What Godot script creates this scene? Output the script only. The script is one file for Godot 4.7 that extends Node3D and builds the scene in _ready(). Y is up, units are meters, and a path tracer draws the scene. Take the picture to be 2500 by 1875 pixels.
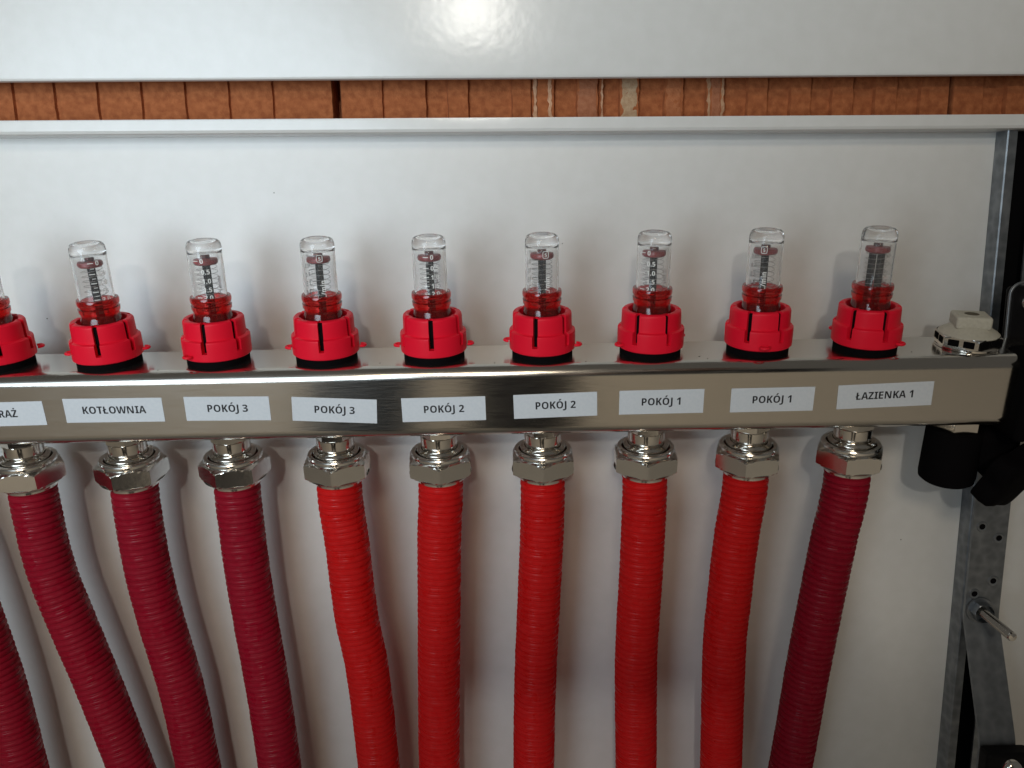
extends Node3D
# Red flow meters on a stainless heating manifold, in front of a white cabinet panel.
# Shapes are written in millimetres and committed in metres.

const MM := 0.001
const TILT := 9.0            # the manifold leans forward by this many degrees
const BAR_H := 34.4
const BAR_D := 37.0
const PANEL_Z := -42.0

var M := {}
var used := {}
var rng := RandomNumberGenerator.new()
var bold: SystemFont


class MB:
	var v := PackedVector3Array()
	var n := PackedVector3Array()
	var uv := PackedVector2Array()
	var idx := PackedInt32Array()

	func vert(p: Vector3, nn: Vector3, u := Vector2.ZERO) -> int:
		v.append(p)
		n.append(nn)
		uv.append(u)
		return v.size() - 1

	func tri(a: int, b: int, c: int) -> void:
		var g := (v[b] - v[a]).cross(v[c] - v[a])
		if g.length_squared() < 1e-14:
			return
		if g.dot(n[a] + n[b] + n[c]) > 0.0:
			idx.append_array(PackedInt32Array([a, c, b]))
		else:
			idx.append_array(PackedInt32Array([a, b, c]))

	func quad(a: int, b: int, c: int, d: int) -> void:
		tri(a, b, c)
		tri(a, c, d)

	# triangles given counter-clockwise seen from outside; faces that meet at less than crease share a normal
	func soup(t: PackedVector3Array, crease := 32.0) -> void:
		var count := t.size() / 3
		var fn := PackedVector3Array()
		var at := {}
		for f in count:
			var g := (t[f * 3 + 1] - t[f * 3]).cross(t[f * 3 + 2] - t[f * 3])
			fn.append(g)
			if g.length_squared() < 1e-14:
				continue
			for k in 3:
				var key := Vector3i((t[f * 3 + k] * 1000.0).round())
				if not at.has(key):
					at[key] = []
				at[key].append(f)
		var cc := cos(deg_to_rad(crease))
		for f in count:
			if fn[f].length_squared() < 1e-14:
				continue
			var u0 := fn[f].normalized()
			var ids := PackedInt32Array()
			for k in 3:
				var p := t[f * 3 + k]
				var s := Vector3.ZERO
				for o in at[Vector3i((p * 1000.0).round())]:
					if fn[o].normalized().dot(u0) > cc:
						s += fn[o]
				ids.append(vert(p, s.normalized()))
			idx.append_array(PackedInt32Array([ids[0], ids[2], ids[1]]))

	func move(from: int, x: Transform3D) -> void:
		for i in range(from, v.size()):
			v[i] = x * v[i]
			n[i] = (x.basis * n[i]).normalized()

	func mesh() -> ArrayMesh:
		var s := PackedVector3Array()
		for p in v:
			s.append(p * 0.001)
		var a := []
		a.resize(Mesh.ARRAY_MAX)
		a[Mesh.ARRAY_VERTEX] = s
		a[Mesh.ARRAY_NORMAL] = n
		a[Mesh.ARRAY_TEX_UV] = uv
		a[Mesh.ARRAY_INDEX] = idx
		var m := ArrayMesh.new()
		m.add_surface_from_arrays(Mesh.PRIMITIVE_TRIANGLES, a)
		return m


# ------------------------------------------------------------------ shapes

func lathe(prof: Array, seg := 48, crease := 38.0, mb: MB = null) -> MB:
	if mb == null:
		mb = MB.new()
	var cc := cos(deg_to_rad(crease))
	var sn := []
	for i in prof.size() - 1:
		var d: Vector2 = prof[i + 1] - prof[i]
		sn.append(Vector2(d.y, -d.x).normalized())
	for i in prof.size() - 1:
		var na: Vector2 = sn[i]
		var nb: Vector2 = sn[i]
		if i > 0 and sn[i - 1].dot(sn[i]) > cc:
			na = (sn[i - 1] + sn[i]).normalized()
		if i < sn.size() - 1 and sn[i + 1].dot(sn[i]) > cc:
			nb = (sn[i + 1] + sn[i]).normalized()
		var base := mb.v.size()
		for k in seg + 1:
			var a := TAU * k / seg
			var s := sin(a)
			var c := cos(a)
			mb.vert(Vector3(prof[i].x * s, prof[i].y, prof[i].x * c), Vector3(na.x * s, na.y, na.x * c), Vector2(float(k) / seg, prof[i].y * 0.02))
			mb.vert(Vector3(prof[i + 1].x * s, prof[i + 1].y, prof[i + 1].x * c), Vector3(nb.x * s, nb.y, nb.x * c), Vector2(float(k) / seg, prof[i + 1].y * 0.02))
		for k in seg:
			var q := base + k * 2
			mb.quad(q, q + 1, q + 3, q + 2)
	return mb


# a box with rounded edges
func rbox(c: Vector3, size: Vector3, r: float, k := 4, mb: MB = null) -> MB:
	if mb == null:
		mb = MB.new()
	var h := size * 0.5 - Vector3(r, r, r)
	var lat := []
	for i in k + 1:
		lat.append([-PI / 2 + PI / 2 * i / k, -1.0])
	for i in k + 1:
		lat.append([PI / 2 * i / k, 1.0])
	var lon := []
	for q in 4:
		for i in k + 1:
			lon.append([PI / 2 * q + PI / 2 * i / k, q])
	lon.append([TAU, 0])
	var base := mb.v.size()
	for la in lat:
		for lo in lon:
			var d := Vector3(cos(la[0]) * sin(lo[0]), sin(la[0]), cos(la[0]) * cos(lo[0]))
			var q: int = lo[1]
			var corner := Vector3(1.0 if q < 2 else -1.0, la[1], 1.0 if (q == 0 or q == 3) else -1.0)
			var at := c + h * corner + d * r
			mb.vert(at, d, Vector2(at.y - at.z, at.x) * 0.01)
	var w := lon.size()
	for i in lat.size() - 1:
		for j in w - 1:
			var a := base + i * w + j
			mb.quad(a, a + 1, a + w + 1, a + w)
	for s in [-1.0, 1.0]:
		var e := []
		for p in [Vector2(-1, -1), Vector2(1, -1), Vector2(1, 1), Vector2(-1, 1)]:
			e.append(mb.vert(c + Vector3(h.x * p.x, s * size.y * 0.5, h.z * p.y), Vector3(0, s, 0), Vector2(s * size.y * 0.5 - h.z * p.y - c.z + c.y, h.x * p.x + c.x) * 0.01))
		mb.quad(e[0], e[1], e[2], e[3])
	return mb


# rows of points, each row a ring; outside lies to the right of rows going up
func rings(rows: Array, closed := true) -> PackedVector3Array:
	var t := PackedVector3Array()
	for i in rows.size() - 1:
		var a: PackedVector3Array = rows[i]
		var b: PackedVector3Array = rows[i + 1]
		var w := a.size()
		for j in (w if closed else w - 1):
			var k := (j + 1) % w
			t.append_array(PackedVector3Array([a[j], a[k], b[k], a[j], b[k], b[j]]))
	return t


# a ring of hexagonal section cut by cones above and below
func hexagon(across: float, y0: float, y1: float, rtop: float, rbot: float, slope := 0.55) -> PackedVector3Array:
	var rows := []
	var n := 96
	var ys := []
	for i in 17:
		ys.append(lerpf(y0, y1, i / 16.0))
	for y in ys:
		var ring := PackedVector3Array()
		for j in n:
			var a := TAU * j / n
			var m := fposmod(a + PI / 6, PI / 3) - PI / 6
			var r := across * 0.5 / cos(m)
			r = minf(r, rtop + (y1 - y) / slope)
			r = minf(r, rbot + (y - y0) / slope)
			ring.append(Vector3(sin(a) * r, y, cos(a) * r))
		rows.append(ring)
	return rings(rows)


# a strip of sheet: path in (y, z), pushed through from x0 to x1, with a thickness
func sheet(path: Array, x0: float, x1: float, thick: float) -> MB:
	var mb := MB.new()
	var left := []
	var right := []
	for i in path.size():
		var d: Vector2 = path[mini(i + 1, path.size() - 1)] - path[maxi(i - 1, 0)]
		d = d.normalized()
		var o := Vector2(-d.y, d.x) * thick * 0.5
		left.append(path[i] + o)
		right.append(path[i] - o)
	right.reverse()
	var loop := left + right
	var t := PackedVector3Array()
	var c := PackedVector2Array(loop)
	var area := 0.0
	for i in c.size():
		area += c[i].cross(c[(i + 1) % c.size()])
	if area < 0:
		c.reverse()
	for i in c.size():
		var a := c[i]
		var b := c[(i + 1) % c.size()]
		t.append_array(PackedVector3Array([Vector3(x0, a.x, a.y), Vector3(x0, b.x, b.y), Vector3(x1, b.x, b.y), Vector3(x0, a.x, a.y), Vector3(x1, b.x, b.y), Vector3(x1, a.x, a.y)]))
	var ear := Geometry2D.triangulate_polygon(c)
	for i in range(0, ear.size(), 3):
		var p := [c[ear[i]], c[ear[i + 1]], c[ear[i + 2]]]
		if (p[1] - p[0]).cross(p[2] - p[0]) < 0:
			p = [p[0], p[2], p[1]]
		t.append_array(PackedVector3Array([Vector3(x1, p[0].x, p[0].y), Vector3(x1, p[1].x, p[1].y), Vector3(x1, p[2].x, p[2].y)]))
		t.append_array(PackedVector3Array([Vector3(x0, p[0].x, p[0].y), Vector3(x0, p[2].x, p[2].y), Vector3(x0, p[1].x, p[1].y)]))
	mb.soup(fix(t, (Vector3(x0, 0, 0) + Vector3(x1, 0, 0)) * 0.5), 30)
	return mb


# keeps the triangles as they are unless their first side wall turns out to face inwards
func fix(t: PackedVector3Array, _c: Vector3) -> PackedVector3Array:
	var vol := 0.0
	for i in range(0, t.size(), 3):
		vol += t[i].dot(t[i + 1].cross(t[i + 2]))
	if vol < 0:
		for i in range(0, t.size(), 3):
			var k := t[i + 1]
			t[i + 1] = t[i + 2]
			t[i + 2] = k
	return t


# a round bar along a path
func sweep(path: PackedVector3Array, r: float, seg := 8, mb: MB = null) -> MB:
	if mb == null:
		mb = MB.new()
	var base := mb.v.size()
	var up := Vector3(0.3, 0.9, 0.21).normalized()
	for i in path.size():
		var d := (path[mini(i + 1, path.size() - 1)] - path[maxi(i - 1, 0)]).normalized()
		var s := d.cross(up).normalized()
		var u := s.cross(d)
		up = u
		for k in seg + 1:
			var a := TAU * k / seg
			var o := s * cos(a) + u * sin(a)
			mb.vert(path[i] + o * r, o)
	for i in path.size() - 1:
		for k in seg:
			var q := base + i * (seg + 1) + k
			mb.quad(q, q + 1, q + seg + 2, q + seg + 1)
	for e in [0, path.size() - 1]:
		var d := (path[1] - path[0]) * -1.0 if e == 0 else path[e] - path[e - 1]
		d = d.normalized()
		var c := mb.vert(path[e], d)
		var first := c + 1
		for k in seg + 1:
			mb.vert(mb.v[base + e * (seg + 1) + k], d)
		for k in seg:
			mb.tri(c, first + k, first + k + 1)
	return mb


func soup_mesh(t: PackedVector3Array, crease := 32.0) -> MB:
	var mb := MB.new()
	mb.soup(t, crease)
	return mb


# ------------------------------------------------------------------ nodes

func numbered(called: String) -> String:
	if not used.has(called):
		used[called] = 0
		return called
	used[called] += 1
	return "%s_%03d" % [called, used[called]]


func tag(o: Node3D, label: String, category: String, group := "") -> void:
	o.set_meta("label", label)
	o.set_meta("category", category)
	if group:
		o.set_meta("group", group)


func thing(called: String, at: Vector3, label: String, category: String, group := "") -> Node3D:
	var o := Node3D.new()
	o.name = numbered(called)
	add_child(o)
	o.position = at * MM
	tag(o, label, category, group)
	return o


func part(called: String, mb: MB, m: Material, parent: Node3D) -> MeshInstance3D:
	var o := MeshInstance3D.new()
	o.name = called if parent != self else numbered(called)
	o.mesh = mb.mesh()
	o.material_override = m
	o.cast_shadow = GeometryInstance3D.SHADOW_CASTING_SETTING_ON
	parent.add_child(o, true)
	return o


# a place on the manifold, which leans forward
func on_manifold(o: Node3D, p: Vector3) -> void:
	var b := Basis(Vector3.RIGHT, deg_to_rad(TILT))
	o.transform = Transform3D(b, b * (p * MM))


# ------------------------------------------------------------------ materials

func lin(r: float, g: float, b: float) -> Color:
	return Color(r, g, b).linear_to_srgb()


func mat(c: Color, rough := 0.5, metal := 0.0) -> StandardMaterial3D:
	var m := StandardMaterial3D.new()
	m.albedo_color = c
	m.roughness = rough
	m.metallic = metal
	return m


func noise_image(freq: float, size: int, octaves: int, seed_: int, cell := false) -> Image:
	var f := FastNoiseLite.new()
	f.seed = seed_
	f.frequency = freq
	f.noise_type = FastNoiseLite.TYPE_CELLULAR if cell else FastNoiseLite.TYPE_SIMPLEX_SMOOTH
	f.fractal_octaves = octaves
	return f.get_seamless_image(size, size)


# a colour map: values of the noise run from a to b
func color_map(a: Color, b: Color, freq: float, octaves := 4, seed_ := 1, size := 256, sharp := 1.0, cell := false) -> ImageTexture:
	var src := noise_image(freq, size, octaves, seed_, cell)
	var im := Image.create(size, size, true, Image.FORMAT_RGB8)
	for y in size:
		for x in size:
			var t := clampf((src.get_pixel(x, y).r - 0.5) * sharp + 0.5, 0, 1)
			im.set_pixel(x, y, a.lerp(b, t))
	im.generate_mipmaps()
	return ImageTexture.create_from_image(im)


func bumps(freq: float, octaves: int, seed_: int, strength: float, size := 256) -> ImageTexture:
	var src := noise_image(freq, size, octaves, seed_)
	src.convert(Image.FORMAT_RGBA8)
	src.bump_map_to_normal_map(strength)
	src.generate_mipmaps()
	return ImageTexture.create_from_image(src)


func tri_map(m: StandardMaterial3D, scale_: Vector3, world := false) -> void:
	m.uv1_triplanar = true
	m.uv1_world_triplanar = world
	m.uv1_scale = scale_


func make_materials() -> void:
	# white powder-coated sheet, with a faint orange-peel skin
	var p := mat(Color.WHITE, 0.34)
	p.albedo_texture = color_map(lin(0.70, 0.69, 0.655), lin(0.74, 0.73, 0.70), 0.02, 4, 3)
	p.normal_enabled = true
	p.normal_texture = bumps(0.045, 2, 5, 3.0)
	p.normal_scale = 0.03
	tri_map(p, Vector3(14, 14, 14))
	M.paint = p
	var g := p.duplicate()
	g.roughness = 0.2
	M.gloss = g
	# brushed stainless steel: the streaks run along the bar
	var s := mat(lin(0.66, 0.63, 0.58), 1.0, 1.0)
	s.roughness_texture = color_map(Color(0.13, 0.13, 0.13), Color(0.21, 0.21, 0.21), 0.10, 3, 11, 512, 1.5)
	s.normal_enabled = true
	s.normal_texture = bumps(0.09, 3, 12, 2.0, 512)
	s.normal_scale = 0.022
	tri_map(s, Vector3(1.0, 96, 96))
	s.anisotropy_enabled = true
	s.anisotropy = 0.7
	M.steel = s
	# nickel plate on brass
	var n := mat(lin(0.80, 0.77, 0.72), 0.14, 1.0)
	n.normal_enabled = true
	n.normal_texture = bumps(0.03, 3, 21, 2.0)
	n.normal_scale = 0.06
	tri_map(n, Vector3(30, 30, 30))
	M.nickel = n
	var ns := n.duplicate()
	ns.albedo_color = lin(0.84, 0.82, 0.78)
	ns.roughness = 0.18
	M.satin = ns
	# galvanised sheet, with its spangle
	var z := mat(Color.WHITE, 0.42, 0.85)
	z.albedo_texture = color_map(lin(0.20, 0.215, 0.23), lin(0.31, 0.33, 0.35), 0.05, 2, 31, 256, 1.6, true)
	tri_map(z, Vector3(12, 12, 12))
	M.zinc = z
	# red plastic of the caps
	var r := mat(lin(0.84, 0.008, 0.031), 0.42)
	r.metallic_specular = 0.32
	r.normal_enabled = true
	r.normal_texture = bumps(0.12, 2, 41, 2.0)
	r.normal_scale = 0.06
	tri_map(r, Vector3(60, 60, 60))
	M.red = r
	M.black = mat(lin(0.007, 0.0065, 0.007), 0.55)
	M.rubber = mat(lin(0.005, 0.0045, 0.005), 0.75)
	M.mud = mat(lin(0.05, 0.035, 0.02), 0.9)
	M.rod = mat(lin(0.006, 0.005, 0.005), 0.6)
	M.float_red = mat(lin(0.30, 0.016, 0.018), 0.35)
	M.nub = mat(lin(0.10, 0.005, 0.006), 0.4)
	M.rod.metallic_specular = 0.04
	M.black.metallic_specular = 0.22
	M.rubber.metallic_specular = 0.10
	M.wire = mat(lin(0.30, 0.29, 0.27), 0.35, 1.0)
	M.print = mat(lin(0.80, 0.80, 0.77), 0.6)
	# clear plastic
	var c := mat(Color(1, 1, 1, 0.05), 0.02)
	c.transparency = BaseMaterial3D.TRANSPARENCY_ALPHA
	c.refraction_enabled = true
	c.refraction_scale = 0.036
	c.metallic_specular = 0.25
	M.clear = c
	var cr := mat(Color(0.90, 0.28, 0.27, 0.10), 0.06)
	cr.transparency = BaseMaterial3D.TRANSPARENCY_ALPHA
	cr.refraction_enabled = true
	cr.refraction_scale = 0.05
	M.clear_red = cr
	# paper and ink
	var w := mat(Color.WHITE, 0.75)
	w.albedo_texture = color_map(lin(0.66, 0.70, 0.74), lin(0.72, 0.75, 0.78), 0.05, 4, 51)
	tri_map(w, Vector3(40, 40, 40))
	M.paper = w
	M.ink = mat(lin(0.012, 0.012, 0.016), 0.6)
	# corrugated hose: two shades of red
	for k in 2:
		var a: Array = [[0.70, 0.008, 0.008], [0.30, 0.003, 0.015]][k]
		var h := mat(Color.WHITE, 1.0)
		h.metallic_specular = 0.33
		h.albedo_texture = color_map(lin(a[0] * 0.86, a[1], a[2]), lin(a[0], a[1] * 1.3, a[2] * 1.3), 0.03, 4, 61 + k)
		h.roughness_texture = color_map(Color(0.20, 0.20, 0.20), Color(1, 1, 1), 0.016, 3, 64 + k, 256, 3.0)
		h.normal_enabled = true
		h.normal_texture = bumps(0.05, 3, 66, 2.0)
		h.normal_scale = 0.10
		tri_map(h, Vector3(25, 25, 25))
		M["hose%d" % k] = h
	# fired clay
	var b := mat(Color.WHITE, 0.9)
	b.albedo_texture = color_map(lin(0.29, 0.078, 0.022), lin(0.44, 0.140, 0.046), 0.02, 5, 71, 512, 1.5)
	b.normal_enabled = true
	b.normal_texture = bumps(0.08, 4, 72, 4.0, 512)
	b.normal_scale = 0.35
	tri_map(b, Vector3(18, 18, 18))
	M.clay = b
	var pale := [[0.66, 0.40, 0.25], [0.42, 0.165, 0.08], [0.52, 0.36, 0.22], [0.46, 0.165, 0.065], [0.52, 0.31, 0.18]]
	for k in pale.size():
		var q := mat(Color.WHITE, 0.92)
		var a: Array = pale[k]
		q.albedo_texture = color_map(lin(a[0] * 0.82, a[1] * 0.72, a[2] * 0.66), lin(a[0], a[1], a[2]), 0.03, 5, 80 + k, 256, 1.5)
		q.normal_enabled = true
		q.normal_texture = bumps(0.1, 4, 85, 4.0)
		q.normal_scale = 0.4
		tri_map(q, Vector3(40, 40, 40))
		M["mortar%d" % k] = q
	var wp := mat(Color.WHITE, 0.5)
	wp.albedo_texture = color_map(lin(0.50, 0.47, 0.38), lin(0.60, 0.57, 0.47), 0.05, 3, 91)
	tri_map(wp, Vector3(40, 40, 40))
	M.ivory = wp
	var fl := mat(Color.WHITE, 0.7)
	fl.albedo_texture = color_map(lin(0.69, 0.66, 0.60), lin(0.79, 0.76, 0.70), 0.02, 4, 95)
	tri_map(fl, Vector3(2, 2, 2))
	M.floor = fl
	M.cloth = mat(lin(0.016, 0.018, 0.026), 0.9)
	M.skin = mat(lin(0.45, 0.26, 0.19), 0.55)
	M.lips = mat(lin(0.30, 0.10, 0.09), 0.5)
	M.hair = mat(lin(0.03, 0.02, 0.015), 0.7)


# ------------------------------------------------------------------ flow meter

func cap_shape() -> MB:
	# profile from the foot up and over the rim into the bore; slot = how deep a slot may cut here
	var prof := [
		[14.0, 20.4, 0], [14.6, 20.45, 0], [15.1, 20.9, 0], [15.15, 21.6, 0], [15.15, 24.2, 0], [15.15, 24.4, 1], [15.15, 26.0, 1], [15.15, 28.8, 1], [15.0, 29.35, 1], [14.55, 29.65, 1],
		[13.95, 29.75, 1], [13.65, 29.95, 1], [13.6, 30.5, 1], [13.52, 33.5, 1], [13.45, 36.6, 1], [13.3, 37.3, 1], [12.9, 37.75, 1], [12.3, 37.95, 1], [11.25, 37.95, 1], [11.2, 37.95, 0], [10.75, 37.8, 0], [10.5, 37.4, 0], [10.4, 35.0, 0], [10.3, 31.0, 0], [8.0, 30.6, 0]]
	var half := 1.1
	var ang := []
	for s in 6:
		var c := TAU * s / 6.0
		var w := half / 13.8
		var marks := [c - w - 0.02, c - w, c - w + 0.012, c, c + w - 0.012, c + w, c + w + 0.02]
		for a in marks:
			ang.append([a, 1 if absf(a - c) < w - 0.001 else 0])
		for k in range(1, 8):
			ang.append([lerpf(c + w + 0.02, c + PI / 3 - w - 0.02, k / 8.0), 0])
	var rows := []
	for q in prof:
		var ring := PackedVector3Array()
		for a in ang:
			var r: float = q[0]
			if q[2] == 1 and a[1] == 1:
				r = minf(r, 10.5)
			ring.append(Vector3(sin(a[0]) * r, q[1], cos(a[0]) * r))
		rows.append(ring)
	return soup_mesh(rings(rows), 34)


func lug_shape() -> MB:
	# a small flat eye on the foot of the cap
	var mb := MB.new()
	var path := PackedVector3Array()
	for k in 15:
		var a := lerpf(-1.9, 1.9, k / 14.0)
		path.append(Vector3(sin(a) * 1.75, 22.9, 16.2 + cos(a) * 1.75))
	sweep(path, 0.72, 8, mb)
	return mb


func bend(mb: MB, at: Transform3D, text: String, cap_h: float, radius: float, deg: float, y: float) -> void:
	var tm := TextMesh.new()
	tm.text = text
	tm.font = bold
	tm.font_size = 48
	tm.pixel_size = cap_h / (48 * 0.714)
	tm.depth = cap_h * 0.03
	tm.curve_step = 2.0
	tm.horizontal_alignment = HORIZONTAL_ALIGNMENT_LEFT
	var arr := tm.get_mesh_arrays()
	var pv: PackedVector3Array = arr[Mesh.ARRAY_VERTEX]
	var pn: PackedVector3Array = arr[Mesh.ARRAY_NORMAL]
	var pi = arr[Mesh.ARRAY_INDEX]
	var base := mb.v.size()
	for i in pv.size():
		var p := at * pv[i]
		var q := at.basis * pn[i]
		var a := deg_to_rad(deg) + p.x / radius
		var rr := radius + p.z
		mb.vert(Vector3(sin(a) * rr, y + p.y, cos(a) * rr), Vector3(sin(a) * q.z + cos(a) * q.x, q.y, cos(a) * q.z - sin(a) * q.x))
	if pi == null or pi.size() == 0:
		for i in range(0, pv.size(), 3):
			mb.tri(base + i, base + i + 1, base + i + 2)
	else:
		for i in range(0, pi.size(), 3):
			mb.tri(base + pi[i], base + pi[i + 1], base + pi[i + 2])


func tick(mb: MB, radius: float, a0: float, a1: float, y: float, h: float) -> void:
	var steps := maxi(2, int(absf(a1 - a0) / 6.0))
	for k in steps:
		var e := []
		for q in [[k, -1], [k + 1, -1], [k + 1, 1], [k, 1]]:
			var a := deg_to_rad(lerpf(a0, a1, float(q[0]) / steps))
			e.append(mb.vert(Vector3(sin(a) * radius, y + q[1] * h * 0.5, cos(a) * radius), Vector3(sin(a), 0, cos(a))))
		mb.quad(e[0], e[1], e[2], e[3])


func scale_print() -> MB:
	var mb := MB.new()
	var r := 7.56
	var ys := [64.6, 59.8, 55.7, 51.8, 48.3]
	var say := ["0", "0.5", "1.0", "1.5", "2.0"]
	for k in 5:
		bend(mb, Transform3D(Basis(), Vector3(0, -0.1, 0)), say[k], 2.0, r, 2, ys[k])
		tick(mb, r, -22, -4, ys[k], 0.34)
		if k < 4:
			tick(mb, r, -16, -4, (ys[k] + ys[k + 1]) * 0.5, 0.24)
	tick(mb, r, -26, 30, 46.2, 0.4)
	# unit, written upwards
	var up := Transform3D(Basis(Vector3(0, 0, 1), PI / 2), Vector3(0.9, 0, 0))
	bend(mb, up, "L/min", 2.1, r, 150, 47.0)
	tick(mb, r, 138, 162, 46.2, 0.4)
	# small maker's mark: a rounded frame round a bent stroke
	var frame := PackedVector3Array()
	for k in 25:
		var a := TAU * k / 24.0
		var d := Vector2(cos(a), sin(a))
		var q := d / maxf(pow(pow(absf(d.x), 5) + pow(absf(d.y), 5), 0.2), 0.01)
		var g := deg_to_rad(151) + q.x * 1.25 / r
		frame.append(Vector3(sin(g) * r, 64.9 + q.y * 1.5, cos(g) * r))
	sweep(frame, 0.17, 5, mb)
	bend(mb, Transform3D(Basis(), Vector3(-0.55, -0.15, 0)), "5", 1.5, r, 151, 64.9)
	return mb


func make_meter() -> Node3D:
	var t := Node3D.new()
	part("base_ring", lathe([Vector2(0, 16.9), Vector2(13.6, 16.9), Vector2(13.95, 17.3), Vector2(13.95, 20.2), Vector2(13.6, 20.55), Vector2(12.2, 20.6), Vector2(12.2, 36.6), Vector2(11.6, 37.0), Vector2(10.9, 37.0), Vector2(10.9, 31.2), Vector2(0, 31.2)], 64), M.rubber, t)
	var cap := part("cap", cap_shape(), M.red, t)
	for s in 2:
		var l := part("seal_lug", lug_shape(), M.red, cap)
		l.rotation.y = PI / 2 + PI * s
	var neck := [Vector2(9.6, 30.7), Vector2(9.6, 33.0), Vector2(8.9, 33.6), Vector2(8.7, 38.5), Vector2(8.25, 39.3), Vector2(8.25, 41.2), Vector2(8.75, 41.9), Vector2(8.85, 43.6), Vector2(8.2, 44.0), Vector2(8.2, 44.4), Vector2(8.75, 44.8), Vector2(8.95, 45.6), Vector2(8.95, 47.0), Vector2(8.7, 47.7), Vector2(8.1, 47.9), Vector2(7.62, 47.8), Vector2(7.62, 45.4), Vector2(6.5, 45.2), Vector2(6.4, 31.5), Vector2(6.4, 30.7), Vector2(9.6, 30.7)]
	part("neck", lathe(neck, 64, 50), M.clear_red, t)
	var tube := [Vector2(7.3, 45.5), Vector2(7.5, 45.7), Vector2(7.5, 60.0), Vector2(7.5, 69.6), Vector2(7.35, 70.9), Vector2(6.9, 71.9), Vector2(6.1, 72.55), Vector2(5.0, 72.8), Vector2(3.4, 72.7), Vector2(2.9, 72.2), Vector2(2.3, 71.9), Vector2(0.0, 71.8), Vector2(0.0, 68.2), Vector2(5.2, 68.0), Vector2(6.2, 67.6), Vector2(6.7, 66.8), Vector2(6.8, 65.5), Vector2(6.8, 55.0), Vector2(6.8, 45.7), Vector2(6.9, 45.5), Vector2(7.3, 45.5)]
	var glass := part("sight_tube", lathe(tube, 64, 40), M.clear, t)
	part("scale_print", scale_print(), M.print, glass)
	for s in [-1.0, 1.0]:
		part("rod", lathe([Vector2(0, 31.0), Vector2(1.55, 31.0), Vector2(1.6, 31.2), Vector2(1.6, 62.2), Vector2(0, 62.3)], 16), M.rod, t).position = Vector3(0, 0, s * 1.75) * MM
	var fd := part("float_disc", lathe([Vector2(0, 61.6), Vector2(3.0, 61.7), Vector2(4.6, 62.0), Vector2(5.2, 62.6), Vector2(5.3, 63.6), Vector2(5.0, 64.4), Vector2(4.4, 64.7), Vector2(0, 64.8)], 40), M.float_red, t)
	part("float_nub", lathe([Vector2(2.0, 64.7), Vector2(1.95, 67.2), Vector2(1.6, 67.5), Vector2(0, 67.5)], 20), M.nub, fd)
	var helix := PackedVector3Array()
	for k in 221:
		var a := TAU * k / 22.0
		helix.append(Vector3(sin(a) * 4.5, lerpf(40.0, 62.0, k / 220.0), cos(a) * 4.5))
	part("spring", sweep(helix, 0.11, 5), M.wire, t)
	return t


# ------------------------------------------------------------------ fitting

func make_fitting() -> Node3D:
	var t := Node3D.new()
	var collar := soup_mesh(hexagon(16.6, -22.4, -17.0, 9.5, 8.6, 0.5), 24)
	part("collar", collar, M.nickel, t)
	part("nipple", lathe([Vector2(8.7, -33.0), Vector2(8.7, -28.2), Vector2(8.85, -27.6), Vector2(8.85, -22.6), Vector2(8.5, -22.2), Vector2(7, -22.2)], 64), M.nickel, t)
	part("thread_ring", lathe([Vector2(11.0, -33.0), Vector2(11.0, -29.6), Vector2(10.7, -29.2), Vector2(10.35, -29.5), Vector2(10.05, -29.1), Vector2(9.7, -29.4), Vector2(9.3, -28.9), Vector2(8.9, -28.9), Vector2(8.7, -29.3)], 64, 20), M.nickel, t)
	var nut := MB.new()
	nut.soup(hexagon(29.0, -42.0, -33.0, 13.9, 15.4, 0.5), 22)
	lathe([Vector2(13.95, -33.1), Vector2(13.55, -32.9), Vector2(13.6, -32.6), Vector2(13.85, -32.3), Vector2(13.85, -31.3), Vector2(13.5, -30.7), Vector2(12.8, -30.4), Vector2(11.9, -30.4), Vector2(11.5, -30.8), Vector2(11.5, -33.0)], 72, 30, nut)
	lathe([Vector2(10.2, -45.8), Vector2(11.4, -45.8), Vector2(11.75, -45.4), Vector2(11.8, -44.4), Vector2(12.2, -44.0), Vector2(13.2, -43.2), Vector2(14.4, -42.5), Vector2(15.2, -41.9)], 72, 30, nut)
	part("hex_nut", nut, M.satin, t)
	return t


# ------------------------------------------------------------------ hose

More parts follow.
